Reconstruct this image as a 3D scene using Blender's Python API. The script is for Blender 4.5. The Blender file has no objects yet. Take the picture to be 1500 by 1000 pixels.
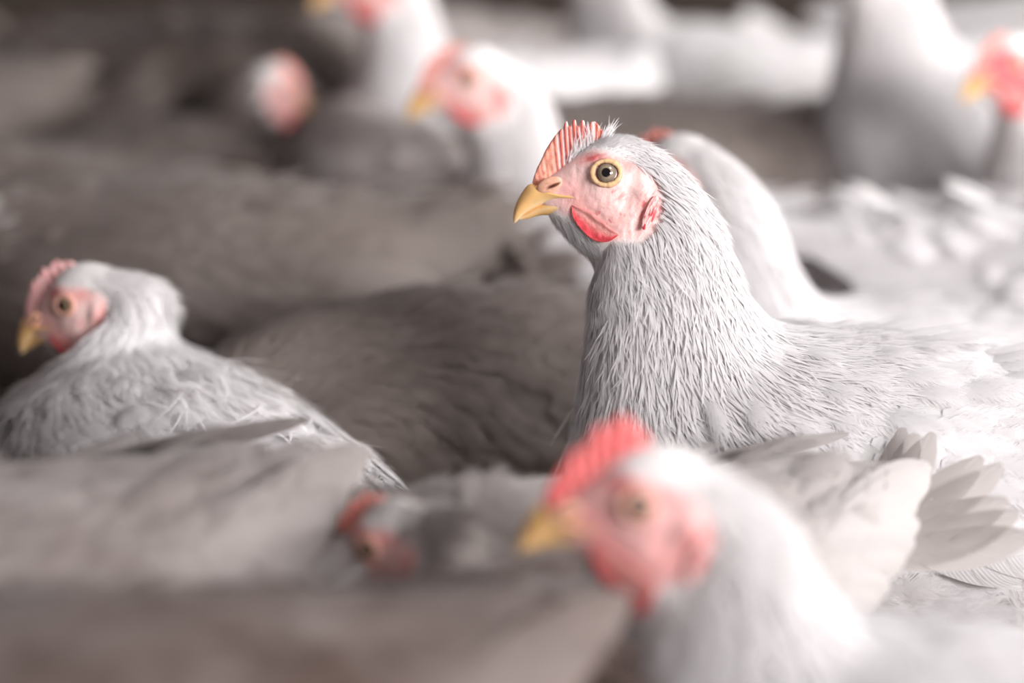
import bpy, math, random
import numpy as np
from mathutils import Matrix, Vector, Quaternion

SC = bpy.context.scene
COL = SC.collection
R = math.radians
rng = np.random.default_rng(7)
random.seed(7)

# ------------------------------------------------------------------ camera
CAM_H, PITCH, LENS, FOCUS = 0.60, 17.0, 85.0, 1.125
FPX = LENS / 36.0 * 1500.0
cam_d = bpy.data.cameras.new('camera')
cam = bpy.data.objects.new('camera', cam_d)
COL.objects.link(cam)
cam.location = (0, 0, CAM_H)
cam.rotation_euler = (R(90 - PITCH), 0, 0)
cam_d.lens = LENS
cam_d.sensor_width = 36
cam_d.clip_start = 0.02
cam_d.dof.use_dof = True
cam_d.dof.focus_distance = FOCUS
cam_d.dof.aperture_fstop = 2.6
SC.camera = cam

SC.view_settings.view_transform = 'Standard'
SC.view_settings.look = 'None'
SC.view_settings.gamma = 1.0
SC.view_settings.use_curve_mapping = False
SC.view_settings.exposure = 0.32
SC.cycles.use_denoising = True
SC.cycles.max_bounces = 6
SC.cycles.diffuse_bounces = 4
SC.cycles.transparent_max_bounces = 12
SC.cycles.transmission_bounces = 3
SC.cycles.glossy_bounces = 2

# ------------------------------------------------------------------ light
world = bpy.data.worlds.new('world')
SC.world = world
world.use_nodes = True
bg = world.node_tree.nodes['Background']
bg.inputs['Color'].default_value = (0.90, 0.78, 0.80, 1)
bg.inputs['Strength'].default_value = 0.18

def area(name, loc, target, sx, sy, power, color):
    d = bpy.data.lights.new(name, 'AREA')
    d.shape = 'RECTANGLE'; d.size = sx; d.size_y = sy
    d.energy = power; d.color = color
    o = bpy.data.objects.new(name, d)
    COL.objects.link(o)
    o.location = loc
    v = Vector(target) - Vector(loc)
    o.rotation_euler = v.to_track_quat('-Z', 'Y').to_euler()
    return o
# the shed's open side, to the right and behind the flock; plus an added top light
area('window_light', (1.75, -0.85, 1.15), (-0.05, 1.1, 0.27), 1.3, 0.6, 92, (1.0, 0.97, 0.99))
area('window_light', (1.9, 2.1, 0.85), (0.2, 1.7, 0.25), 1.2, 0.5, 66, (1.0, 0.985, 0.98))
area('added_top_light', (0.9, 0.75, 1.9), (0.42, 1.2, 0.25), 0.6, 0.6, 1.6, (0.98, 0.98, 1.0)).data.spread = R(62)  # added narrow beam: brightens the right side, leaves the left dim

def at(px, py, d):
    x = (px - 750) / FPX * d
    yy = (500 - py) / FPX * d
    p = R(PITCH)
    return Vector((x, d * math.cos(p) + yy * math.sin(p), CAM_H - d * math.sin(p) + yy * math.cos(p)))

# ------------------------------------------------------------------ helpers
def mesh_np(name, V, F, mats, col=None, uv=None, smooth=True, midx=None):
    """V (n,3); F (m,4) quads, a triangle repeats its last index as -1."""
    V = np.asarray(V, dtype=np.float32); F = np.asarray(F, dtype=np.int32)
    me = bpy.data.meshes.new(name)
    tri = F[:, 3] < 0
    cnt = np.where(tri, 3, 4).astype(np.int32)
    flat = F.reshape(-1)
    keep = flat >= 0
    loops = flat[keep]
    start = np.concatenate([[0], np.cumsum(cnt)[:-1]]).astype(np.int32)
    me.vertices.add(len(V)); me.vertices.foreach_set('co', V.ravel())
    me.loops.add(len(loops)); me.loops.foreach_set('vertex_index', loops)
    me.polygons.add(len(F)); me.polygons.foreach_set('loop_start', start)
    if midx is not None:
        me.polygons.foreach_set('material_index', np.asarray(midx, dtype=np.int32))
    me.polygons.foreach_set('use_smooth', np.full(len(F), smooth))
    if uv is not None:
        l = me.uv_layers.new(name='UVMap')
        l.data.foreach_set('uv', np.asarray(uv, dtype=np.float32)[loops].ravel())
    if col is not None:
        a = me.color_attributes.new('Col', 'FLOAT_COLOR', 'POINT')
        c = np.ones((len(V), 4), dtype=np.float32); c[:, :3] = col
        a.data.foreach_set('color', c.ravel())
    me.update(calc_edges=True); me.validate()
    for m in (mats if isinstance(mats, (list, tuple)) else [mats]):
        me.materials.append(m)
    return me

def link(name, me, parent=None, mat=None):
    o = bpy.data.objects.new(name, me)
    COL.objects.link(o)
    if parent is not None: o.parent = parent
    if mat is not None: o.matrix_local = mat
    return o

def lin(r, g, b):
    f = lambda c: (c / 255 / 12.92) if c / 255 <= 0.04045 else ((c / 255 + 0.055) / 1.055) ** 2.4
    return np.array([f(r), f(g), f(b)])

def vnoise(P, scale, seed=0):
    """smooth value noise in 3D, 0..1"""
    Q = np.asarray(P, dtype=np.float64) * scale + seed * 17.31
    i = np.floor(Q).astype(np.int64); f = Q - i; f = f * f * (3 - 2 * f)
    def h(a, b, c):
        n = (a * 374761393 + b * 668265263 + c * 2147483647 + seed * 974711) & 0xffffffff
        n = ((n ^ (n >> 13)) * 1274126177) & 0xffffffff
        n = (n ^ (n >> 16)) & 0xffff
        return n / 65535.0
    r = 0
    for dx in (0, 1):
        for dy in (0, 1):
            for dz in (0, 1):
                w = (f[..., 0] if dx else 1 - f[..., 0]) * (f[..., 1] if dy else 1 - f[..., 1]) * (f[..., 2] if dz else 1 - f[..., 2])
                r = r + w * h(i[..., 0] + dx, i[..., 1] + dy, i[..., 2] + dz)
    return r

def sstep(a, b, x):
    t = np.clip((np.asarray(x, dtype=float) - a) / (b - a), 0, 1)
    return t * t * (3 - 2 * t)

# ------------------------------------------------------------------ materials
def new_mat(name):
    m = bpy.data.materials.new(name); m.use_nodes = True
    nt = m.node_tree
    for n in list(nt.nodes): nt.nodes.remove(n)
    out = nt.nodes.new('ShaderNodeOutputMaterial')
    return m, nt, out

def feather_mat(name, tint=(1, 1, 1), dirt=(0.35, 0.27, 0.20), dirt_amt=0.15, transl=0.5):
    m, nt, out = new_mat(name)
    N = nt.nodes.new; L = nt.links.new
    at_ = N('ShaderNodeAttribute'); at_.attribute_name = 'Col'
    mul = N('ShaderNodeMix'); mul.data_type = 'RGBA'; mul.blend_type = 'MULTIPLY'; mul.inputs[0].default_value = 1
    L(at_.outputs['Color'], mul.inputs[6]); mul.inputs[7].default_value = (*tint, 1)
    # patches of litter dust and soiling
    tc = N('ShaderNodeTexCoord'); nz = N('ShaderNodeTexNoise')
    nz.inputs['Scale'].default_value = 14; nz.inputs['Detail'].default_value = 5; nz.inputs['Roughness'].default_value = 0.62
    L(tc.outputs['Object'], nz.inputs['Vector'])
    mr = N('ShaderNodeMapRange'); mr.inputs[1].default_value = 0.42; mr.inputs[2].default_value = 0.75
    mr.inputs[3].default_value = dirt_amt * 0.15; mr.inputs[4].default_value = dirt_amt
    L(nz.outputs['Fac'], mr.inputs[0])
    dx = N('ShaderNodeMix'); dx.data_type = 'RGBA'; L(mr.outputs[0], dx.inputs[0])
    L(mul.outputs[2], dx.inputs[6]); dx.inputs[7].default_value = (*dirt, 1)
    # barbs: fine oblique ridges on the vane
    uv = N('ShaderNodeUVMap'); sep = N('ShaderNodeSeparateXYZ'); L(uv.outputs[0], sep.inputs[0])
    ab = N('ShaderNodeMath'); ab.operation = 'ABSOLUTE'; L(sep.outputs[1], ab.inputs[0])
    m1 = N('ShaderNodeMath'); m1.operation = 'MULTIPLY_ADD'; L(ab.outputs[0], m1.inputs[0]); m1.inputs[1].default_value = -0.35; L(sep.outputs[0], m1.inputs[2])
    m2 = N('ShaderNodeMath'); m2.operation = 'MULTIPLY'; L(m1.outputs[0], m2.inputs[0]); m2.inputs[1].default_value = 230
    sn = N('ShaderNodeMath'); sn.operation = 'SINE'; L(m2.outputs[0], sn.inputs[0])
    bp = N('ShaderNodeBump'); bp.inputs['Strength'].default_value = 0.18; bp.inputs['Distance'].default_value = 0.0004
    L(sn.outputs[0], bp.inputs['Height'])
    pr = N('ShaderNodeBsdfPrincipled')
    L(dx.outputs[2], pr.inputs['Base Color']); pr.inputs['Roughness'].default_value = 0.55
    pr.inputs['Specular IOR Level'].default_value = 0.25
    pr.inputs['Sheen Weight'].default_value = 0.15
    L(bp.outputs[0], pr.inputs['Normal'])
    tr = N('ShaderNodeBsdfTranslucent'); L(dx.outputs[2], tr.inputs['Color'])
    mx = N('ShaderNodeMixShader'); mx.inputs[0].default_value = transl
    L(pr.outputs[0], mx.inputs[1]); L(tr.outputs[0], mx.inputs[2])
    # the barbs fray into gaps towards the vane's edge and tip
    n2 = N('ShaderNodeTexNoise'); n2.noise_dimensions = '2D'; n2.inputs['Scale'].default_value = 1.0; n2.inputs['Detail'].default_value = 1
    cb = N('ShaderNodeCombineXYZ')
    m3 = N('ShaderNodeMath'); m3.operation = 'MULTIPLY'; L(m1.outputs[0], m3.inputs[0]); m3.inputs[1].default_value = 70
    m4 = N('ShaderNodeMath'); m4.operation = 'MULTIPLY'; L(sep.outputs[1], m4.inputs[0]); m4.inputs[1].default_value = 2.2
    L(m3.outputs[0], cb.inputs[0]); L(m4.outputs[0], cb.inputs[1]); L(cb.outputs[0], n2.inputs['Vector'])
    e1 = N('ShaderNodeMapRange'); e1.inputs[1].default_value = 0.3; e1.inputs[2].default_value = 1.0
    e1.inputs[3].default_value = 0.25; e1.inputs[4].default_value = 0.68; L(ab.outputs[0], e1.inputs[0])
    e2 = N('ShaderNodeMapRange'); e2.inputs[1].default_value = 0.6; e2.inputs[2].default_value = 1.0
    e2.inputs[3].default_value = 0.25; e2.inputs[4].default_value = 0.66; L(sep.outputs[0], e2.inputs[0])
    emx = N('ShaderNodeMath'); emx.operation = 'MAXIMUM'; L(e1.outputs[0], emx.inputs[0]); L(e2.outputs[0], emx.inputs[1])
    gt = N('ShaderNodeMath'); gt.operation = 'LESS_THAN'; L(n2.outputs['Fac'], gt.inputs[0]); L(emx.outputs[0], gt.inputs[1])
    tp = N('ShaderNodeBsdfTransparent')
    mt = N('ShaderNodeMixShader'); L(gt.outputs[0], mt.inputs[0]); L(mx.outputs[0], mt.inputs[1]); L(tp.outputs[0], mt.inputs[2])
    L(mt.outputs[0], out.inputs['Surface'])
    return m

def skin_mat(name, rough=0.45, bump=0.3, bscale=900, sss=0.25, spec=0.4, rad=(1.0, 0.35, 0.25)):
    m, nt, out = new_mat(name)
    N = nt.nodes.new; L = nt.links.new
    at_ = N('ShaderNodeAttribute'); at_.attribute_name = 'Col'
    pr = N('ShaderNodeBsdfPrincipled')
    L(at_.outputs['Color'], pr.inputs['Base Color'])
    pr.inputs['Roughness'].default_value = rough
    pr.inputs['Specular IOR Level'].default_value = spec
    pr.inputs['Subsurface Weight'].default_value = sss
    pr.inputs['Subsurface Radius'].default_value = rad
    pr.inputs['Subsurface Scale'].default_value = 0.003
    tc = N('ShaderNodeTexCoord'); nz = N('ShaderNodeTexNoise')
    nz.inputs['Scale'].default_value = bscale; nz.inputs['Detail'].default_value = 3
    L(tc.outputs['Object'], nz.inputs['Vector'])
    bp = N('ShaderNodeBump'); bp.inputs['Strength'].default_value = bump; bp.inputs['Distance'].default_value = 0.0005
    L(nz.outputs['Fac'], bp.inputs['Height']); L(bp.outputs[0], pr.inputs['Normal'])
    L(pr.outputs[0], out.inputs['Surface'])
    return m

M_SKIN = skin_mat('bare_skin')
M_COMB = skin_mat('comb_skin', rough=0.5, bump=0.5, bscale=1400, sss=0.35)
M_BEAK = skin_mat('beak_horn', rough=0.38, bump=0.12, bscale=500, sss=0.15, spec=0.35, rad=(1.0, 0.6, 0.3))
M_LEG = skin_mat('leg_scale', rough=0.6, bump=0.6, bscale=500, sss=0.0)
M_EYE = skin_mat('eye_gloss', rough=0.04, bump=0.0, bscale=10, sss=0.0, spec=0.9)

# ------------------------------------------------------------------ rest hen (side view traced, facing -X)
S = 1.13 * 36 / 85 / 1500          # metres per photo pixel at the focus distance
SZ = S / 0.965
Y0 = 255 + 0.344 / SZ
X0 = 1400.0
def rx(px): return (px - X0) * S
def rz(py): return (Y0 - py) * SZ

RINGS = [  # dorsal x,y   ventral x,y   half width
 (790,290, 790,290, 0.5), (790,276, 795,304, 10), (801,266, 806,315, 18), (824,247, 826,335, 27),
 (850,224, 845,352, 35), (880,205, 862,364, 42), (912,200, 872,377, 47), (945,209, 876,392, 51),
 (982,231, 872,412, 60), (1020,266, 868,440, 71), (1052,312, 864,475, 83), (1076,366, 858,520, 97),
 (1101,424, 851,570, 114), (1142,472, 842,630, 143), (1207,488, 840,700, 180), (1290,497, 858,790, 215),
 (1380,508, 925,880, 238), (1480,523, 1060,945, 248), (1580,538, 1250,970, 243), (1680,552, 1450,955, 220),
 (1775,560, 1610,890, 180), (1850,582, 1735,815, 130), (1908,622, 1815,755, 86), (1938,655, 1875,715, 44), (1945,680, 1942,686, 0.5)]
RG = np.array(RINGS, dtype=float)
NR = len(RG)

def cr(tab, s):
    """Catmull-Rom through the rows of tab at float indices s"""
    s = np.clip(s, 0, len(tab) - 1 - 1e-6)
    i = np.floor(s).astype(int); f = (s - i)[:, None]
    n = len(tab) - 1
    p0 = tab[np.clip(i - 1, 0, n)]; p1 = tab[i]; p2 = tab[np.clip(i + 1, 0, n)]; p3 = tab[np.clip(i + 2, 0, n)]
    return 0.5 * ((2 * p1) + (-p0 + p2) * f + (2 * p0 - 5 * p1 + 4 * p2 - p3) * f ** 2 + (-p0 + 3 * p1 - 3 * p2 + p3) * f ** 3)

def rest_grid(svals, nth, plump=1.0):
    t = cr(RG, svals)
    D = np.stack([rx(t[:, 0]), np.zeros(len(t)), rz(t[:, 1])], 1)
    Vv = np.stack([rx(t[:, 2]), np.zeros(len(t)), rz(t[:, 3])], 1)
    w = np.maximum(t[:, 4], 0.3) * S * (1 + (plump - 1) * sstep(11, 15, svals))
    c = (D + Vv) / 2; u = (D - Vv) / 2
    th = np.linspace(0, 2 * np.pi, nth, endpoint=False)
    ct = np.cos(th); st = np.sin(th)
    # a slightly boxy section: flatter cheeks
    ex = 0.86
    cs = np.sign(ct) * np.abs(ct) ** ex; ss = np.sign(st) * np.abs(st) ** 0.92
    P = c[:, None, :] + u[:, None, :] * cs[None, :, None]
    P[:, :, 1] += w[:, None] * ss[None, :]
    return P, th

def inpoly(x, y, poly):
    x = np.asarray(x); y = np.asarray(y)
    ins = np.zeros(x.shape, bool)
    n = len(poly)
    for i in range(n):
        x1, y1 = poly[i]; x2, y2 = poly[(i + 1) % n]
        c = ((y1 > y) != (y2 > y)) & (x < (x2 - x1) * (y - y1) / (y2 - y1 + 1e-9) + x1)
        ins ^= c
    return ins
def segdist(x, y, poly):
    d = np.full(np.shape(x), 1e9)
    n = len(poly)
    for i in range(n):
        x1, y1 = poly[i]; x2, y2 = poly[(i + 1) % n]
        L2 = (x2 - x1) ** 2 + (y2 - y1) ** 2
        t = np.clip(((x - x1) * (x2 - x1) + (y - y1) * (y2 - y1)) / L2, 0, 1)
        d = np.minimum(d, np.hypot(x - x1 - t * (x2 - x1), y - y1 - t * (y2 - y1)))
    return d
FACE = [(770,300), (785,255), (830,238), (852,226), (872,220), (900,228), (925,232), (950,245), (968,268), (975,298), (958,335), (935,346),
        (905,348), (880,352), (858,338), (840,322), (818,312), (796,312)]
def face_signed(X, Z):
    px = X / S + X0; py = Y0 - Z / SZ
    d = segdist(px, py, FACE); return np.where(inpoly(px, py, FACE), d, -d), px, py

EYE = (888, 253)
def face_relief(P):
    """push the lateral surface out or in (metres) for brow, eye socket, ear, cheek"""
    X, Yy, Z = P[..., 0], P[..., 1], P[..., 2]
    px = X / S + X0; py = Y0 - Z / SZ
    side = np.sign(Yy)
    lat = np.clip(np.abs(Yy) / (30 * S), 0, 1) ** 2
    g = lambda cx, cy, a, b, ang=0: np.exp(-((((px - cx) * math.cos(ang) + (py - cy) * math.sin(ang)) / a) ** 2 + ((-(px - cx) * math.sin(ang) + (py - cy) * math.cos(ang)) / b) ** 2))
    h = 0
    h = h + 5.0 * g(888, 253, 30, 26)                 # orbit swells
    h = h + 3.0 * g(875, 225, 34, 9, 0.15)            # brow
    h = h + 6.5 * g(945, 276, 17, 16)                 # ear covert
    h = h - 3.0 * g(921, 285, 9, 24, 0.3)             # groove behind the eye
    h = h - 3.5 * g(852, 268, 20, 10, -0.4)           # lore
    h = h + 3.5 * g(900, 312, 32, 18, 0.4)            # jaw muscle
    h = h - 2.0 * g(935, 318, 10, 20, 0.5)
    s1, _, _ = face_signed(X, Z)
    fm = sstep(-4, 8, s1)
    h = h + fm * (vnoise(np.stack([px, py, px * 0], -1), 0.16, 3) - 0.5) * 1.3
    h = h + fm * (vnoise(np.stack([px, py, px * 0], -1), 0.45, 5) - 0.5) * 0.5
    Q = P.copy(); Q[..., 1] += side * h * lat * S * sstep(0, 1.5, (1000 - px) / 40)
    return Q

def skin_colour(P, redness=0.0):
    X, Z = P[..., 0], P[..., 2]
    sd, px, py = face_signed(X, Z)
    n0 = np.zeros_like(px)
    Q = np.stack([px, py, n0], -1)
    white = np.array([0.72, 0.70, 0.68])
    pink = lin(243, 205, 198); rose = lin(226, 138, 132); red = lin(196, 48, 56); pale = lin(238, 214, 208)
    f = sstep(-8, 10, sd)[..., None]
    a = vnoise(Q, 0.05, 1)[..., None]; b = vnoise(Q, 0.13, 2)[..., None]
    c = pink * (1 - a * 0.5) + pale * a * 0.5
    g = lambda cx, cy, r, r2=None: np.exp(-(((px - cx) / r) ** 2 + ((py - cy) / (r2 or r)) ** 2))[..., None]
    rr = np.clip(g(868, 232, 30, 10) * 0.9 + g(925, 240, 26, 14) * 0.7 + g(850, 300, 26, 16) * .5 + g(905, 318, 30, 18) * 0.4 + g(965, 272, 8, 30) * 0.7 + g(835, 275, 22, 18) * 0.45 + g(950, 300, 18, 22) * 0.5, 0, 1)
    c = c * (1 - rr) + rose * rr
    # short red capillary streaks
    def streak(ang, sc, seed):
        u = px * math.cos(ang) + py * math.sin(ang); v = -px * math.sin(ang) + py * math.cos(ang)
        return vnoise(np.stack([u * sc * 0.3, v * sc, n0], -1), 1.0, seed)[..., None]
    v1 = sstep(0.62, 0.72, streak(-1.0, 0.32, 9)) * np.clip(1.5 * g(954, 306, 15, 26) , 0, 1)
    v2 = sstep(0.64, 0.72, streak(0.5, 0.3, 11)) * np.clip(1.2 * g(895, 318, 40, 16), 0, 1) * 0.6
    v3 = sstep(0.62, 0.7, streak(-0.3, 0.3, 12)) * g(870, 230, 30, 10) * 0.6
    v4 = sstep(0.62, 0.70, streak(-0.5, 0.32, 13)) * g(900, 284, 20, 8) * 0.6
    vv = np.clip(v1 + v2 + v3 + v4, 0, 1)
    c = c * (1 - vv) + red * vv
    c = c * (0.93 + 0.12 * b)
    c = c * (1 - redness) + lin(206, 84, 92) * redness
    return white * (1 - f) + c * f

# -------- pose: head carried by a rigid matrix, neck blended
PIV = np.array([rx(925), 0, rz(300)])
def pose_mats(head):
    yaw, pitch, roll, t = head
    # yaw about Z, pitch about Y (positive lowers the beak), roll about X
    q = Quaternion((0, 0, 1), R(yaw)) @ Quaternion((0, 1, 0), R(-pitch)) @ Quaternion((1, 0, 0), R(roll))
    return q, np.array(t, dtype=float)

def pose_grid(P, svals, head):
    q, t = pose_mats(head)
    w = 1 - sstep(7.0, 14.5, svals)
    I = Quaternion((1, 0, 0, 0))
    out = np.empty_like(P)
    for k in range(len(svals)):
        wk = float(w[k])
        m = np.array(I.slerp(q, wk).to_matrix())
        if svals[k] <= 7.0:
            out[k] = (P[k] - PIV) @ m.T + PIV + t
        else:
            # ring centre follows the head's displacement of the pivot, ring turned in place
            c = P[k].mean(0)
            rc = (c - PIV) @ np.array(q.to_matrix()).T + PIV
            pw = wk ** 1.3
            cc = c * (1 - pw) + rc * pw + t * wk
            out[k] = (P[k] - c) @ m.T + cc
    return out

def head_matrix(head):
    q, t = pose_mats(head)
    M = Matrix.Translation(Vector(PIV + t)) @ q.to_matrix().to_4x4() @ Matrix.Translation(-Vector(PIV))
    return M

# -------- generic swept lobe meshes in rest space
def loft(rings, cols=None, cap=True):
    """rings (n,m,3) closed around; returns V,F"""
    n, m = rings.shape[:2]
    V = rings.reshape(-1, 3)
    i = np.arange(n - 1)[:, None]; j = np.arange(m)[None, :]
    j2 = (j + 1) % m
    F = np.stack([i * m + j, i * m + j2, (i + 1) * m + j2, (i + 1) * m + j], -1).reshape(-1, 4)
    return V, F

def build_beak(upper=True):
    if upper:
        T = np.array([(755,329,755,329,.4),(754,317,759,327,4),(757,303,768,318,8.5),(764,288,784,308,14),(776,273,802,300.5,19),
                      (790,275,820,296.5,24),(808,282,836,294,29),(832,284,850,294,33.5),(852,288,862,297,36.5),(866,295,871,301,38),(873,299,874,301,37)], float)
    else:
        T = np.array([(763,321,764,324,2),(772,313,776,322,6),(787,303,793,317,12),(803,297,808,316,18.5),(820,293,824,314,24.5),
                      (838,291,842,311,30),(855,294,858,308,34),(868,299,869,305,36)], float)
    n = 60
    t = cr(T, np.linspace(0, len(T) - 1, n)); m = 36
    th = np.linspace(0, 2 * np.pi, m, endpoint=False)
    D = np.stack([rx(t[:, 0]), 0 * t[:, 0], rz(t[:, 1])], 1); Vv = np.stack([rx(t[:, 2]), 0 * t[:, 0], rz(t[:, 3])], 1)
    c = (D + Vv) / 2; u = (D - Vv) / 2
    if upper:
        k = np.cos(th)
        cs = np.where(k > 0, np.abs(k) ** 1.0, -np.abs(k) ** 0.5)    # flat underside with an edge
        # widest at the cutting edge
        wy = np.sin(th) * np.where(k > 0, 1 - 0.35 * k ** 2, 1.0)
    else:
        cs = np.cos(th); wy = np.sin(th)
    P = c[:, None, :] + u[:, None, :] * cs[None, :, None]
    P[:, :, 1] += np.maximum(t[:, 4], .3)[:, None] * S * wy[None, :]
    V, F = loft(P)
    tip = np.linspace(0, 1, n)[:, None].repeat(m, 1).ravel()
    px = V[:, 0] / S + X0; py = Y0 - V[:, 2] / SZ
    horn = lin(238, 190, 124); pale = lin(240, 220, 180); brn = lin(176, 124, 76)
    nz = vnoise(np.stack([px * 0.6, py * 1.4, V[:, 1] / S], -1), 0.12, 4)[:, None]
    col = horn * (0.9 + 0.2 * nz)
    e = sstep(0.80, 1.0, np.cos(np.tile(th, n) - np.pi * 0.5) ** 2)[:, None] * 0.0
    edge = np.exp(-((np.abs(np.tile(cs, n)) - 0.0) / 0.25) ** 2)[:, None] * 0.35
    if upper:
        edge = np.exp(-((np.tile(cs, n) + 0.75) / 0.3) ** 2)[:, None] * 0.55
    col = col * (1 - edge) + pale * edge
    tp = (1 - sstep(0, 0.16, tip))[:, None] * 0.55
    col = col * (1 - tp) + pale * tp
    bk = sstep(0.55, 0.95, tip)[:, None] * 0.35
    col = col * (1 - bk) + lin(236, 176, 140) * bk
    return mesh_np('beak' if upper else 'lower_beak', V, F, M_BEAK, col)

def surf_y(px, py, Pf):
    """|y| of the head's surface at photo point"""
    X = Pf[..., 0] / S + X0; Yp = Y0 - Pf[..., 2] / SZ
    d = (X - px) ** 2 + (Yp - py) ** 2 + np.where(Pf[..., 1] > 0, 0, 1e9)
    k = np.unravel_index(np.argmin(d), d.shape)
    return Pf[k][1]

def surf_normal(px, py, Pf):
    e = 6.0
    dyx = (surf_y(px + e, py, Pf) - surf_y(px - e, py, Pf)) / (2 * e * S)
    dyz = (surf_y(px, py - e, Pf) - surf_y(px, py + e, Pf)) / (2 * e * SZ)
    n = Vector((-dyx, 1, -dyz)); n.normalize()
    return n

def build_eye(side, Pf, iris=(128, 116, 102)):
    """eyeball with iris, pupil and cornea bulge; returns mesh in rest space"""
    y = surf_y(*EYE, Pf); n = surf_normal(*EYE, Pf)
    n = Vector((n.x * 0.7, 1, n.z * 0.7)).normalized()
    r = 17.5 * S
    c = Vector((rx(EYE[0]), y, rz(EYE[1]))) - n * (r * 0.62)
    a = n.orthogonal().normalized(); b = n.cross(a)
    nr, m = 40, 48
    ph = np.linspace(0.0, 1.75, nr); th = np.linspace(0, 2 * np.pi, m, endpoint=False)
    rad = r * np.sin(ph)
    rho = rad / r
    h = r * np.cos(ph)
    base = np.array(c); A = np.array(a); B = np.array(b); Nn = np.array(n)
    P = base + rad[:, None, None] * (np.cos(th)[None, :, None] * A + np.sin(th)[None, :, None] * B) + h[:, None, None] * Nn
    V, F = loft(P)
    rr = np.repeat(ph, m)
    tt = np.tile(th, nr)
    ir = lin(*iris); dk = lin(28, 18, 16)
    fib = vnoise(np.stack([np.cos(tt) * 8, np.sin(tt) * 8, rr * 3], -1), 1.0, 3)[:, None]
    col = ir * (0.75 + 0.6 * fib)
    inner = (1 - sstep(0.5, 0.8, rr))[:, None] * 0.45
    col = col * (1 - inner) + lin(170, 150, 120) * inner
    pu = (1 - sstep(0.37, 0.43, rr))[:, None]
    col = col * (1 - pu) + lin(10, 7, 9) * pu
    rim = sstep(0.93, 1.02, rr)[:, None]
    col = col * (1 - rim) + dk * rim
    if side < 0: V = V * np.array([1, -1, 1]); F = F[:, ::-1]
    return mesh_np('eye', V, F, M_EYE, col)

def build_lid(side, Pf, pink=False):
    y = surf_y(*EYE, Pf); n = surf_normal(*EYE, Pf)
    n = Vector((n.x * 0.7, 1, n.z * 0.7)).normalized()
    c = np.array(Vector((rx(EYE[0]), y, rz(EYE[1]))) - n * (0.5 * S))
    fx = Vector((-1, 0, 0)); fx = (fx - n * fx.dot(n)).normalized(); fz = n.cross(fx)
    if fz.z < 0: fz = -fz
    A, B, Nn = np.array(fx), np.array(fz), np.array(n)
    na, m = 72, 18
    al = np.linspace(0, 2 * np.pi, na, endpoint=False); th = np.linspace(0, 2 * np.pi, m, endpoint=False)
    # pointed front corner and back corner
    Rr = (18.6 + 1.4 * np.cos(al) ** 2 * 1.0 - 1.2 * np.sin(al) ** 2) * S
    rt = (3.7 + 0.5 * np.cos(3 * al)) * S
    if pink: Rr = Rr * 0.86; rt = rt * 1.15
    ring = []
    for k in range(na):
        d = math.cos(al[k]) * A + math.sin(al[k]) * B
        wr = 1 + 0.07 * math.sin(9 * al[k]) + 0.05 * math.sin(17 * al[k] + 1)
        ring.append(c + d * Rr[k] + (np.cos(th)[:, None] * d * rt[k] * 1.15 + np.sin(th)[:, None] * Nn * rt[k] * 0.75) * wr)
    P = np.array(ring + [ring[0]])
    V, F = loft(P)
    tt = np.tile(np.cos(th), na + 1)
    col = lin(222, 190, 142) * np.ones((len(V), 1))
    inner = sstep(0.2, 0.95, -tt)[:, None]
    col = col * (1 - inner) + lin(120, 78, 60) * inner
    outer = sstep(0.4, 1.0, tt)[:, None] * 0.6
    col = col * (1 - outer) + lin(220, 150, 130) * outer
    if pink: col = col * 0.3 + lin(230, 170, 160) * 0.7
    if side < 0: V = V * np.array([1, -1, 1]); F = F[:, ::-1]
    return mesh_np('eyelid', V, F, M_SKIN, col)

def build_nostril(side, Pf):
    # horny flap arched over a dark slit, on the rear of the upper beak
    cx, cy = 806, 273
    n, m = 40, 30
    u = np.linspace(-1, 1, n); v = np.linspace(0, np.pi, m)
    L, W = 20, 11
    ang = -0.42
    G = []
    for a in u:
        prof = max(0.0, 1 - a * a) ** 0.5
        row = []
        for b in v:
            lx = a * L; ly = math.cos(b) * W * prof
            h = math.sin(b) ** 0.7 * 6.0 * prof
            r2 = ((lx - 3) / 11) ** 2 + ((ly - 2.6) / 2.1) ** 2
            h -= 6.5 * math.exp(-r2 ** 2) * (prof > 0)
            gx = cx + lx * math.cos(ang) - ly * math.sin(ang); gy = cy + lx * math.sin(ang) + ly * math.cos(ang)
            y0 = (16 + (gx - 786) * 0.22) * S
            row.append((rx(gx), y0 + h * S, rz(gy), r2))
        G.append(row)
    G = np.array(G)
    V = G[..., :3].reshape(-1, 3); r2 = G[..., 3].ravel()
    i = np.arange(n - 1)[:, None]; j = np.arange(m - 1)[None, :]
    F = np.stack([i * m + j, i * m + j + 1, (i + 1) * m + j + 1, (i + 1) * m + j], -1).reshape(-1, 4)
    k = np.exp(-r2 ** 1.3)[:, None]
    nz = vnoise(V / S, 0.25, 8)[:, None]
    col = lin(232, 178, 150) * (0.85 + 0.3 * nz) * (1 - k) + lin(70, 20, 18) * k
    if side < 0: V = V * np.array([1, -1, 1]); F = F[:, ::-1]
    return mesh_np('nostril', V, F, M_SKIN, col)

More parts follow.
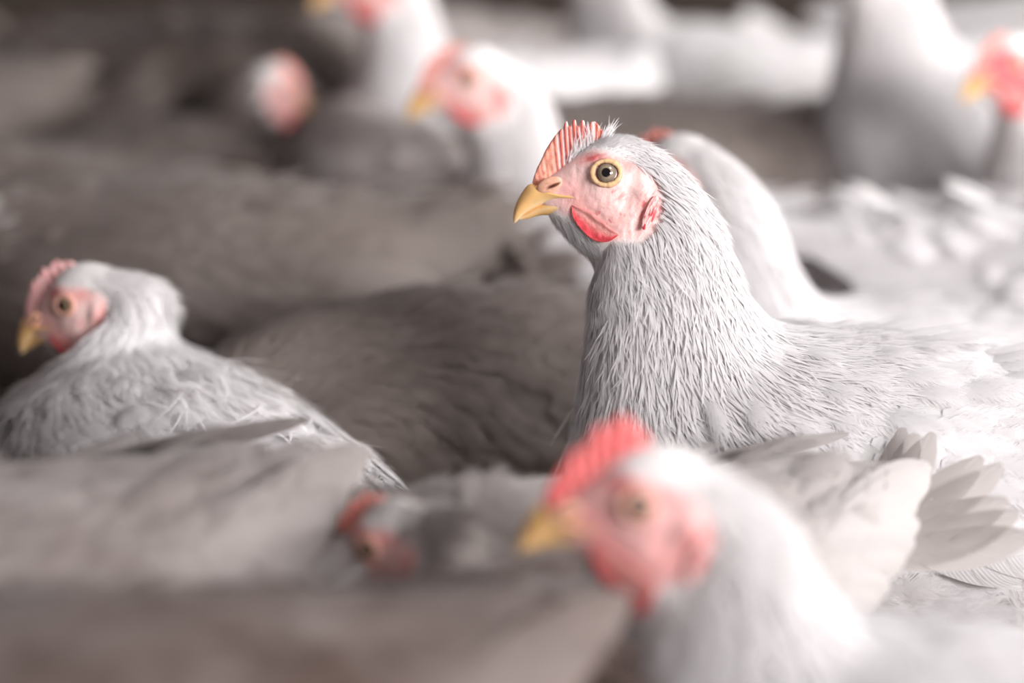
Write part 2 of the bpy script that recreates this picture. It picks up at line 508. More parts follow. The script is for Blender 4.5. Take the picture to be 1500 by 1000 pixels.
def build_comb(kind):
    """upright serrated blade on the midline; kind: hero, small, big"""
    if kind == 'hero':
        top = [(781,270),(783,262),(787,250),(793,238),(799,224),(806,212),(813,202),(820,194),(824,191),(827,183),(830,182),(832,188),(835,189),(838,180),(842,179),(844,187),(848,189),
               (851,180),(855,180),(857,188),(861,190),(865,182),(871,181),(876,185),(879,190),(884,196),(890,203)]
        base = [(781,276),(890,215)]
        basef = lambda x: np.interp(x, [781, 800, 824, 850, 890], [285, 282, 262, 240, 218])
    elif kind in ('small', 'pale'):
        top = [(781,272),(786,258),(797,240),(808,222),(818,212),(824,214),(832,203),(842,195),(850,201),(858,192),(868,186),(876,193),(886,191),(896,194),(905,202),(910,206)]
        basef = lambda x: np.interp(x, [781, 800, 824, 850, 910], [285, 282, 262, 240, 214])
    else:
        top = [(781,274),(784,260),(790,246),(799,232),(808,218),(817,206),(825,208),(832,192),(842,180),(852,184),(859,173),(868,168),(878,172),(884,182),(890,184),(896,192),(899,198),(900,206)]
        basef = lambda x: np.interp(x, [779, 800, 824, 850, 900], [285, 282, 262, 240, 214])
    top = np.array(top, float)
    # resample the upper line
    d = np.concatenate([[0], np.cumsum(np.hypot(*np.diff(top, axis=0).T))])
    n = 150; t = np.linspace(0, d[-1], n)
    tx = np.interp(t, d, top[:, 0]); ty = np.interp(t, d, top[:, 1])
    # foot of each column: fans from a point low on the skull
    bx = np.interp(np.linspace(0, 1, n), [0, 0.25, 0.6, 1], [786, 808, 845, tx[-1] - 4]); by = basef(bx)
    nh = 22
    q = np.linspace(0, 1, nh)
    thick0 = 7.5 if kind != 'big' else 10
    GX = bx[:, None] * (1 - q) + tx[:, None] * q; GY = by[:, None] * (1 - q) + ty[:, None] * q
    along = np.linspace(0, 1, n)[:, None]
    ridge = np.sin(along * 2 * np.pi * (17 if kind == 'hero' else 9) + q * 1.5)
    rear = sstep(0.28, 0.42, along)
    th = thick0 * (1 - 0.72 * q[None, :] ** 1.2) * (1 + 0.0 * along)
    nz = vnoise(np.stack([GX, GY, GX * 0], -1), 0.18, 6) - 0.5
    th = th * (1 + 0.5 * nz) + ridge * (1.3 * rear * (0.3 + q) + 0.25)
    th = np.maximum(th, 0.8) * sstep(0, 0.05, along) ** 0.5 * sstep(0, 0.06, 1 - along) ** 0.5
    th[:, -1] = 0.05
    A = np.stack([rx(GX), th * S, rz(GY)], -1); B = np.stack([rx(GX), -th * S, rz(GY)], -1)
    ring = np.concatenate([A, B[:, ::-1]], 1)
    V, F = loft(ring)
    QQ = np.tile(np.concatenate([q, q[::-1]]), n)[:, None]
    al = np.repeat(along.ravel(), 2 * nh)[:, None]
    rg = np.concatenate([ridge, ridge[:, ::-1]], 1).ravel()[:, None]
    px = V[:, 0] / S + X0; py = Y0 - V[:, 2] / SZ
    b = vnoise(np.stack([px * 1.6, py * 0.5, px * 0], -1), 0.14, 2)[:, None]
    if kind == 'hero':
        c1 = lin(232, 160, 138); c2 = lin(200, 84, 72); wh = lin(238, 218, 218)
        rr = sstep(0.2, 0.75, rg * 0.5 + 0.5) * sstep(0.28, 0.42, al)
        col = c1 * (0.85 + 0.3 * b)
        col = col * (1 - rr * 0.8) + c2 * rr * 0.8
        pp = sstep(0.2, 0.8, 0.5 - rg * 0.5) * sstep(0.3, 0.45, al) * (1 - sstep(0.82, 0.9, al)) * 0.8
        col = col * (1 - pp) + wh * pp
        edge = sstep(0.8, 1.0, QQ) * (1 - sstep(0.3, 0.4, al)) * 0.5
        col = col * (1 - edge) + lin(150, 70, 66) * edge
    else:
        c1, c2 = (lin(240, 138, 132), lin(222, 94, 100)) if kind == 'big' else (lin(236, 176, 164), lin(216, 130, 122)) if kind == 'small' else (lin(238, 198, 194), lin(226, 160, 160))
        col = c1 * (1 - b) + c2 * b
    return mesh_np('comb', V, F, M_COMB, col)

def build_wattle(side, Pf, big=1.0, red=1.0):
    # thin fold of red skin from the gape, its free rim turned out
    cx, cy = 866, 322
    n, m = 46, 26
    u = np.linspace(0, 1, n); v = np.linspace(0, 1, m)
    up = np.array([(839,300),(850,302),(866,308),(884,320),(897,331),(908,338)], float)
    lo = np.array([(839,300),(842,318),(854,334),(872,348),(892,350),(908,340)], float)
    if big > 1:
        lo = lo + np.array([(0,0),(0,8),(0,20),(2,30),(3,22),(0,4)]) * (big - 1) / 0.5
    U = cr(up, u * 5); Lw = cr(lo, u * 5)
    G = U[:, None, :] * (1 - v[None, :, None]) + Lw[:, None, :] * v[None, :, None]
    front = np.zeros((n, m, 3)); back = np.zeros((n, m, 3))
    for i in range(n):
        for j in range(m):
            y = surf_y(G[i, j, 0], G[i, j, 1], Pf) if j % 3 == 0 else None
            front[i, j, 1] = y if y is not None else front[i, j - 1, 1]
    # smooth the foot line
    Y = front[..., 1]
    for _ in range(6):
        Y[1:-1] = (Y[:-2] + Y[1:-1] + Y[2:]) / 3; Y[:, 1:-1] = (Y[:, :-2] + Y[:, 1:-1] + Y[:, 2:]) / 3
    prof = np.sin(np.pi * np.clip(u, 0.0, 1))[:, None] ** 0.6
    lift = (2.2 + 5.5 * v[None, :] ** 2 + 2.0 * np.exp(-((v[None, :] - 0.12) / 0.12) ** 2)) * prof
    wr = (vnoise(np.stack([G[..., 0], G[..., 1], G[..., 0] * 0], -1), 0.22, 5) - 0.5) * 2.2
    th = (2.6 * np.sin(np.pi * np.clip(v, 0.02, 0.98)) ** 0.5)[None, :] * prof
    yf = Y / S + (lift + wr) ; yb = yf - th * 2.0
    front = np.stack([rx(G[..., 0]), yf * S, rz(G[..., 1])], -1); back = np.stack([rx(G[..., 0]), yb * S, rz(G[..., 1])], -1)
    ring = np.concatenate([front, back[:, ::-1]], 1)
    V, F = loft(ring)
    vv = np.tile(np.concatenate([v, v[::-1]]), n)[:, None]
    b = vnoise(V / S, 0.12, 7)[:, None]
    col = lin(240, 168, 160) * (1 - sstep(0.3, 0.8, vv)) + lin(236, 84, 92) * sstep(0.3, 0.8, vv)
    k = (1 - sstep(0.0, 0.25, vv)) * 0.5
    col = col * (1 - k) + lin(214, 110, 112) * k
    col = col * (0.8 + 0.4 * b)
    if side < 0: V = V * np.array([1, -1, 1]); F = F[:, ::-1]
    return mesh_np('wattle', V, F, M_COMB, col)

def build_earlobe(side, Pf):
    """raised red creased patch behind the cheek"""
    n, m = 40, 24
    u = np.linspace(-1, 1, n); v = np.linspace(-1, 1, m)
    Uu, Vv = np.meshgrid(u, v, indexing='ij')
    rr = np.sqrt(np.clip(1 - Uu ** 2, 0, 1))
    lx = Uu * 26; ly = Vv * rr * 8
    ang = 1.95
    gx = 953 + lx * math.cos(ang) - ly * math.sin(ang); gy = 307 + lx * math.sin(ang) + ly * math.cos(ang)
    Y = np.zeros((n, m))
    for i in range(n):
        for j in range(m):
            Y[i, j] = surf_y(gx[i, j], gy[i, j], Pf)
    for _ in range(8):
        Y[1:-1] = (Y[:-2] + Y[1:-1] + Y[2:]) / 3; Y[:, 1:-1] = (Y[:, :-2] + Y[:, 1:-1] + Y[:, 2:]) / 3
    fold = vnoise(np.stack([lx * 0.22, ly * 0.75, lx * 0], -1), 0.8, 21)
    h = (np.clip(1 - Vv ** 2, 0, 1) * rr) ** 0.5 * (0.4 + 2.6 * fold) - 0.6
    V = np.stack([rx(gx), Y + h * S, rz(gy)], -1).reshape(-1, 3)
    i = np.arange(n - 1)[:, None]; j = np.arange(m - 1)[None, :]
    F = np.stack([i * m + j, i * m + j + 1, (i + 1) * m + j + 1, (i + 1) * m + j], -1).reshape(-1, 4)
    k = sstep(0.44, 0.6, fold).ravel()[:, None] * (0.35 + 0.65 * sstep(-1.0, 0.3, Uu).ravel()[:, None])
    col = lin(240, 196, 190) * (1 - k) + lin(204, 62, 70) * k
    if side < 0: V = V * np.array([1, -1, 1]); F = F[:, ::-1]
    return mesh_np('earlobe', V, F, M_COMB, col)

# ------------------------------------------------------------------ feathers
def templates(kind):
    """(rows, cols, 3): along, across, lift in units of length / half width / length; uv"""
    if kind == 'hair':
        t = np.linspace(0, 1, 4); w = np.array([0.6, 1.0, 0.75, 0.06]); c = np.array([-1, 1.0])
    elif kind == 'hackle':
        t = np.linspace(0, 1, 6); w = np.array([0.35, 0.8, 1.0, 0.9, 0.6, 0.08]); c = np.array([-1, 0, 1.0])
    elif kind == 'contour':
        t = np.array([0, .2, .4, .6, .8, .93, 1.0]); w = np.array([0.3, 0.8, 1.0, 1.0, 0.86, 0.55, 0.12]); c = np.array([-1, -0.4, 0.4, 1.0])
    else:  # flight
        t = np.linspace(0, 1, 13); w = np.array([.15, .5, .7, .82, .9, .96, 1, 1.02, 1.02, .98, .88, .66, .22]); c = np.array([-1, -.5, 0, .5, 1.0])
    return t, w, c

def feathers(B, T, N, Ln, W, kind, tilt=0.12, curl=0.25, camber=0.25, tint=None, seed=0, bend=None):
    """B base (n,3), T direction, N outward normal, Ln lengths, W half widths -> V,F,uv,col"""
    n = len(B)
    t, w, c = templates(kind)
    r = np.random.default_rng(seed)
    T = T / np.linalg.norm(T, axis=1, keepdims=True)
    N = N - (N * T).sum(1, keepdims=True) * T; N /= np.linalg.norm(N, axis=1, keepdims=True) + 1e-12
    Bn = np.cross(N, T)
    tilt = np.broadcast_to(tilt, (n,)); curl = np.broadcast_to(curl, (n,))
    bend = r.normal(0, 0.12, n) if bend is None else np.broadcast_to(bend, (n,))
    tt = t[None, :]
    lift = (np.sin(tilt)[:, None] * tt - curl[:, None] * tt ** 2 * 0.5) * Ln[:, None]
    fwd = tt * Ln[:, None]
    lat = bend[:, None] * tt ** 2 * Ln[:, None]
    cen = B[:, None, :] + T[:, None, :] * fwd[..., None] + N[:, None, :] * lift[..., None] + Bn[:, None, :] * lat[..., None]
    ww = W[:, None] * w[None, :]
    P = cen[:, :, None, :] + Bn[:, None, None, :] * (ww[:, :, None] * c[None, None, :])[..., None] \
        - N[:, None, None, :] * (ww[:, :, None] * (c ** 2)[None, None, :] * camber)[..., None]
    nt, nc = len(t), len(c)
    V = P.reshape(-1, 3)
    i = np.arange(nt - 1)[:, None]; j = np.arange(nc - 1)[None, :]
    f = np.stack([i * nc + j, i * nc + j + 1, (i + 1) * nc + j + 1, (i + 1) * nc + j], -1).reshape(-1, 4)
    F = (np.arange(n)[:, None, None] * (nt * nc) + f[None]).reshape(-1, 4)
    off = r.uniform(0, 40, n)
    if kind == 'hair':
        uvt = np.stack(np.broadcast_arrays(tt[..., None] * 0.6 + 0 * off[:, None, None], (c * 0.3)[None, None, :] + 0 * ww[..., None]), -1)
    elif kind == 'flight':
        uvt = np.stack(np.broadcast_arrays(tt[..., None] * 0.62 + 0 * off[:, None, None], (c * 0.42)[None, None, :] + 0 * ww[..., None]), -1)
    else:
        uvt = np.stack(np.broadcast_arrays(tt[..., None] + 0 * off[:, None, None], c[None, None, :] + 0 * ww[..., None]), -1)
    uv = uvt.reshape(-1, 2)
    br = 0.87 + r.uniform(-0.06, 0.06, n)
    col = np.repeat((br[:, None] * (np.array([1, 0.98, 0.98]) if tint is None else tint)), nt * nc, 0)
    return V, F, uv, col

class Bag:
    def __init__(s): s.V=[]; s.F=[]; s.U=[]; s.C=[]; s.n=0
    def add(s, V, F, U, C):
        s.V.append(V); s.F.append(F + s.n); s.U.append(U); s.C.append(C); s.n += len(V)
    def mesh(s, name, mat):
        return mesh_np(name, np.concatenate(s.V), np.concatenate(s.F), mat, np.concatenate(s.C), np.concatenate(s.U))

class Surf:
    """posed hen surface with sampling"""
    def __init__(s, head, plump=1.0, ns=240, nth=96):
        s.sv = np.linspace(0, NR - 1 - 1e-4, ns)
        s.Prest, s.th = rest_grid(s.sv, nth, plump)
        s.P = pose_grid(s.Prest, s.sv, head)
        du = np.gradient(s.P, axis=0)
        dv = (np.roll(s.P, -1, 1) - np.roll(s.P, 1, 1)) / 2
        nn = np.cross(dv, du)
        s.area = np.linalg.norm(nn, axis=2)
        s.N = nn / (s.area[..., None] + 1e-15)
        # outwards
        c = s.P.mean(1, keepdims=True)
        if ((s.P - c) * s.N).sum() < 0: s.N = -s.N
        s.T = du / (np.linalg.norm(du, axis=2, keepdims=True) + 1e-12)
        s.nth = nth; s.ns = ns
    def at(s, sv, th):
        i = np.clip(sv / s.sv[-1] * (s.ns - 1), 0, s.ns - 1.001); j = (th / (2 * np.pi) * s.nth) % s.nth
        i0 = np.floor(i).astype(int); j0 = np.floor(j).astype(int) % s.nth
        fi = (i - i0)[:, None]; fj = (j - np.floor(j))[:, None]
        i1 = np.minimum(i0 + 1, s.ns - 1); j1 = (j0 + 1) % s.nth
        def q(A): return (A[i0, j0] * (1 - fi) + A[i1, j0] * fi) * (1 - fj) + (A[i0, j1] * (1 - fi) + A[i1, j1] * fi) * fj
        nrm = lambda a: a / (np.linalg.norm(a, axis=1, keepdims=True) + 1e-12)
        return q(s.P), nrm(q(s.N)), nrm(q(s.T)), q(s.Prest)
    def sample(s, n, s0, s1, r, dens=None):
        m = (s.sv >= s0) & (s.sv <= s1)
        A = s.area * m[:, None]
        if dens is not None: A = A * dens(s.sv)[:, None]
        p = (A / A.sum()).ravel()
        k = r.choice(len(p), n, p=p)
        i, j = np.divmod(k, s.nth)
        sv = (i + r.uniform(-.5, .5, n)) / (s.ns - 1) * s.sv[-1]
        th = ((j + r.uniform(-.5, .5, n)) / s.nth * 2 * np.pi) % (2 * np.pi)
        return np.clip(sv, s0, s1), th

def plume(sf, r, hair_n, hackle_n, contour_n, ruffle=1.0, seed=0):
    bag = Bag()
    def lateral(T, N, amp, P, sc, sd):
        Bn = np.cross(N, T)
        a = (vnoise(P, sc, sd) - 0.5) * 2 * amp + (vnoise(P, sc * 4, sd + 1) - 0.5) * 2 * amp * 0.5
        return T + Bn * a[:, None]
    # fine hair-like feathers on head and upper neck
    if hair_n:
        sv, th = sf.sample(hair_n, 1.2, 15.5, r, dens=lambda x: np.interp(x, [1, 4.5, 6, 8, 10, 12.5, 15.5], [14, 10, 5, 1.8, 1.4, 1.2, 0.6]))
        P, N, T, Q = sf.at(sv, th)
        sd, px, py = face_signed(Q[:, 0], Q[:, 2])
        keep = sd < r.normal(-1, 3.0, len(sd))
        keep |= (np.abs(Q[:, 1]) < 9 * S) & (py < 245)          # feathered crown on the midline
        keep |= (px > 836) & (py < 238) & (sd < 7)
        keep &= ~((px < 836) & (py < 302))
        # sparse bristles on the face
        P, N, T, sv, th, px, py = P[keep], N[keep], T[keep], sv[keep], th[keep], px[keep], py[keep]
        chin = (px < 870) & (py > 300)
        T = lateral(T, N, 0.42, P, 220, 3 + seed)
        T[chin] = T[chin] * 0.6 + np.array([0.5, 0, -0.75])
        Ln = np.interp(sv, [1, 4, 6, 8, 10, 12.5], [3.5, 5, 6.5, 11, 15, 18]) * 1e-3 * r.uniform(0.6, 1.25, len(sv)) * (1 + 0.35 * chin)
        W = np.interp(sv, [1, 6, 9, 12], [0.24, 0.28, 0.40, 0.55]) * 1e-3 * r.uniform(0.6, 1.3, len(sv))
        bag.add(*feathers(P - N * 0.0006, T, N, Ln, W, 'hair', tilt=r.uniform(0.08, 0.34, len(sv)) + 0.35 * chin * r.uniform(0, 1, len(sv)), curl=r.uniform(0.1, 0.45, len(sv)), camber=0.2, seed=seed + 1))
    if hair_n:
        k = 1500
        sv, th = sf.sample(k, 1.3, 6.5, r)
        P, N, T, Q = sf.at(sv, th)
        sd, px, py = face_signed(Q[:, 0], Q[:, 2])
        keep = (sd < -1) & (py > 300) & (px < 900)
        P, N, T, sv = P[keep], N[keep], T[keep], sv[keep]
        T = T * 0.5 + np.array([0.45, 0, -0.7]) + r.normal(0, 0.12, T.shape)
        bag.add(*feathers(P - N * 0.0004, T, N, r.uniform(0.004, 0.009, len(sv)), r.uniform(0.0004, 0.0008, len(sv)), 'hackle', tilt=r.uniform(0.1, 0.55, len(sv)), curl=r.uniform(0.1, 0.6, len(sv)), seed=seed + 9))
    if hackle_n:
        sv, th = sf.sample(hackle_n, 5.5, 15.5, r, dens=lambda x: np.interp(x, [5.5, 8, 11, 14, 15.5], [2.4, 1.7, 1.2, 0.8, 0.4]))
        P, N, T, Q = sf.at(sv, th)
        sd, px, py = face_signed(Q[:, 0], Q[:, 2])
        keep = sd < -9
        P, N, T, sv, th = P[keep], N[keep], T[keep], sv[keep], th[keep]
        T = lateral(T, N, 0.11, P, 70, 5 + seed)
        Ln = np.interp(sv, [5, 7, 9, 11, 13, 15.5], [7, 10, 17, 24, 30, 34]) * 1e-3 * r.uniform(0.7, 1.2, len(sv))
        W = np.interp(sv, [5, 8, 11, 13, 15.5], [0.6, 0.85, 1.3, 2.3, 4.0]) * 1e-3 * r.uniform(0.7, 1.2, len(sv))
        bag.add(*feathers(P - N * 0.001, T, N, Ln, W, 'hackle', tilt=r.uniform(0.0, 0.05, len(sv)) * ruffle, curl=r.uniform(0.0, 0.05, len(sv)), camber=0.06, seed=seed + 2))
    sv, th = sf.sample(contour_n, 12.5, 23.9, r)
    P, N, T, Q = sf.at(sv, th)
    T = lateral(T, N, 0.35 * ruffle, P, 35, 7 + seed)
    Ln = np.interp(sv, [12.5, 15, 20, 24], [28, 36, 42, 46]) * 1e-3 * r.uniform(0.75, 1.15, len(sv))
    W = np.interp(sv, [12.5, 14, 16, 24], [4.5, 7, 10, 10]) * 1e-3 * r.uniform(0.8, 1.15, len(sv))
    bag.add(*feathers(P - N * 0.001, T, N, Ln, W, 'contour', tilt=(r.uniform(0.02, 0.09, len(sv)) + (r.uniform(0, 1, len(sv)) < 0.04) * r.uniform(0.1, 0.35, len(sv))) * ruffle,
                      curl=r.uniform(0.02, 0.14, len(sv)), camber=0.2, seed=seed + 3))
    return bag

def wing_bag(sf, side, r, lift=1.0, droop=0.0, seed=0):
    """folded wing: a padded plate over the flank, rows of coverts, long secondaries and primaries"""
    bag = Bag()
    ns, nt = 40, 26
    a = np.linspace(0, 1, ns); b = np.linspace(0, 1, nt)
    A, Bq = np.meshgrid(a, b, indexing='ij')
    sv = 14.2 + A * 7.3
    # upper and lower border of the folded wing around the body
    up = 0.50 + 0.10 * np.sin(np.pi * a); lo = 1.75 - 0.72 * a ** 1.4 + droop
    th = up[:, None] * (1 - b) + lo[:, None] * b
    if side < 0: th = 2 * np.pi - th
    P, N, T, _ = sf.at(sv.ravel(), th.ravel())
    pad = (np.sin(np.pi * np.clip(A, 0, 1)) ** 0.5 * np.sin(np.pi * Bq) ** 0.5).ravel()
    P = P + N * (pad * 0.011 * lift * sstep(0, 0.35, A).ravel() - 0.004)[:, None]
    i = np.arange(ns - 1)[:, None]; j = np.arange(nt - 1)[None, :]
    F = np.stack([i * nt + j, i * nt + j + 1, (i + 1) * nt + j + 1, (i + 1) * nt + j], -1).reshape(-1, 4)
    bag.add(P, F, np.tile([0.3, 0.0], (len(P), 1)), np.tile([0.78, 0.77, 0.75], (len(P), 1)))
    def rowfe(av, bv, Ln, W, tilt, kind, dn, sd, curl=0.12):
        ii = av * (ns - 1); jj = bv * (nt - 1)
        idx = np.round(ii).astype(int).clip(0, ns - 1) * nt + np.round(jj).astype(int).clip(0, nt - 1)
        B0 = P[idx]; Nn = N[idx]; Tt = T[idx]
        dd = np.cross(Nn, Tt); dd *= np.sign(-dd[:, 2:3] + 1e-9)       # downwards along the flank
        Tt = Tt + dd * dn[:, None]
        bag.add(*feathers(B0 + Nn * 0.001, Tt, Nn, Ln, W, kind, tilt=tilt, curl=curl, camber=0.16, seed=sd, bend=r.normal(0, 0.04, len(B0))))
    # primaries and secondaries, long, under the coverts
    k = 13
    av = np.linspace(0.36, 0.74, k); bv = np.linspace(0.86, 0.25, k)
    rowfe(av, bv, np.linspace(0.070, 0.085, k), np.full(k, 0.0095), 0.05 + np.linspace(0, .05, k), 'flight', np.linspace(0.16, -0.02, k), seed + 1)
    # greater, median, lesser coverts, scalloped rows
    for row in range(9):
        f = row / 8
        k = int(26 - 4 * f)
        av = 0.66 * (1 - f) - 0.03 + np.linspace(0, 1, k) * 0.22 + r.normal(0, 0.022, k)
        bv = np.clip(np.linspace(0.97, 0.03, k) + r.normal(0, 0.025, k), 0, 1)
        rowfe(np.clip(av, 0, 1), bv, np.full(k, 0.044 - 0.018 * f) * r.uniform(.85, 1.1, k), np.full(k, 0.0105 - 0.003 * f), r.uniform(0.03, 0.10, k), 'contour', np.linspace(0.22, 0.0, k), seed + 5 + row, 0.12)
    return bag

def tail_bag(sf, r, n=12, length=0.095, spread=0.9, rise=0.45, seed=0, tcurl=0.0):
    parts = []
    P, N, T, _ = sf.at(np.array([22.4]), np.array([0.0]))
    root = P[0] - np.array([0.008, 0, 0.018])
    for k in range(n):
        f = (k / (n - 1) - 0.5) * 2
        yaw = f * spread * 0.5
        up = rise - 0.25 * abs(f) + r.normal(0, 0.03)
        d = np.array([math.cos(yaw) * math.cos(up), math.sin(yaw) * math.cos(up), math.sin(up)])
        nn = np.cross(d, np.cross(np.array([0, f * 1.2, 1.0]), d))
        V, F, U, C = feathers(np.array([root + np.array([0, f * 0.012, -abs(f) * 0.006])]), d[None], nn[None], np.array([length * r.uniform(.85, 1.1)]),
                              np.array([0.011]), 'flight', tilt=0.0, curl=-0.12 - tcurl + r.normal(0, 0.05), camber=0.18, seed=seed + k, bend=r.normal(0, .06))
        parts.append((V, F, U, C))
    return parts

# ------------------------------------------------------------------ legs
def tube(pts, rad, m=12):
    pts = np.array(pts, float); rings = []
    for k in range(len(pts)):
        d = pts[min(k + 1, len(pts) - 1)] - pts[max(k - 1, 0)]; d /= np.linalg.norm(d)
        a = np.cross(d, [0, 1, 0.01]); a /= np.linalg.norm(a); b = np.cross(d, a)
        th = np.linspace(0, 2 * np.pi, m, endpoint=False)
        rings.append(pts[k] + rad[k] * (np.cos(th)[:, None] * a + np.sin(th)[:, None] * b))
    return loft(np.array(rings))

def leg_mesh(side, zb, hip):
    """shank and four toes; zb is the floor's height in hen space"""
    Vs, Fs, n = [], [], 0
    def add(p, rr):
        nonlocal n
        V, F = tube(p, rr); Vs.append(V); Fs.append(F + n); n += len(V)
    x, y, z = hip
    hock = np.array([x + 0.02, y, max(zb + 0.045, zb + (z - zb) * 0.55)]); foot = np.array([x - 0.005, y, zb + 0.011])
    add([(x - 0.01, y, z), tuple(hock), tuple((hock + foot) / 2), tuple(foot)], [0.014, 0.0085, 0.0068, 0.0085])
    for ang, L in ((-0.5, 0.042), (0.0, 0.052), (0.45, 0.042), (math.pi * 0.93, 0.024)):
        d = np.array([-math.cos(ang), math.sin(ang) * side, 0])
        add([tuple(foot), tuple(foot + d * L * .5 + [0, 0, -0.002]), tuple(foot + d * L * .85 + [0, 0, -0.0055]), tuple(foot + d * L * 1.12 + [0, 0, -0.0095])], [0.007, 0.0055, 0.0045, 0.001])
    V = np.concatenate(Vs); F = np.concatenate(Fs)
    return mesh_np('leg', V, F, M_LEG, np.tile(lin(214, 178, 110), (len(V), 1)))

# ------------------------------------------------------------------ shared head parts
_sv = np.linspace(0, 9, 190)
_Pf, _ = rest_grid(_sv, 200)
HEADF = face_relief(_Pf)
HP = dict(beak=build_beak(True), lower=build_beak(False))
for sd in (1, -1):
    HP['eye', sd] = build_eye(sd, HEADF)
    HP['lid', sd] = build_lid(sd, HEADF)
    HP['lid_pink', sd] = build_lid(sd, HEADF, True); HP['eye_dark', sd] = build_eye(sd, HEADF, (84, 62, 44))
    HP['nostril', sd] = build_nostril(sd, HEADF)
    HP['wattle', sd] = build_wattle(sd, HEADF)
    HP['wattle_big', sd] = build_wattle(sd, HEADF, 1.5)
    HP['ear', sd] = build_earlobe(sd, HEADF)
for k in ('hero', 'small', 'pale', 'big'): HP['comb', k] = build_comb(k)

BMAT = {}
def fm(key):
    if key not in BMAT:
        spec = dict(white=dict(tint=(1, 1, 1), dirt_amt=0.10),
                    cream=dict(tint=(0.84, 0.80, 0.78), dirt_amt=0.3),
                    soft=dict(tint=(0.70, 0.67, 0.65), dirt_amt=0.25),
                    pale=dict(tint=(0.54, 0.50, 0.475), dirt_amt=0.7, dirt=(0.16, 0.11, 0.09)),  # white hen: shade put into the tint, patches strengthened to deepen it
                    shade_tint=dict(tint=(0.385, 0.335, 0.305), dirt_amt=0.5, dirt=(0.15, 0.11, 0.09)),  # dark tint holds the shade over the left and back rows
                    grey=dict(tint=(0.31, 0.27, 0.25), dirt_amt=0.45),  # deeper shade, likewise painted into the plumage tint
                    soiled=dict(tint=(0.42, 0.36, 0.33), dirt_amt=0.97, dirt=(0.10, 0.045, 0.025)))[key]  # brown patches are soiling; the dark tint is painted shade
        BMAT[key] = feather_mat('feathers_' + key, **spec)
    return BMAT[key]

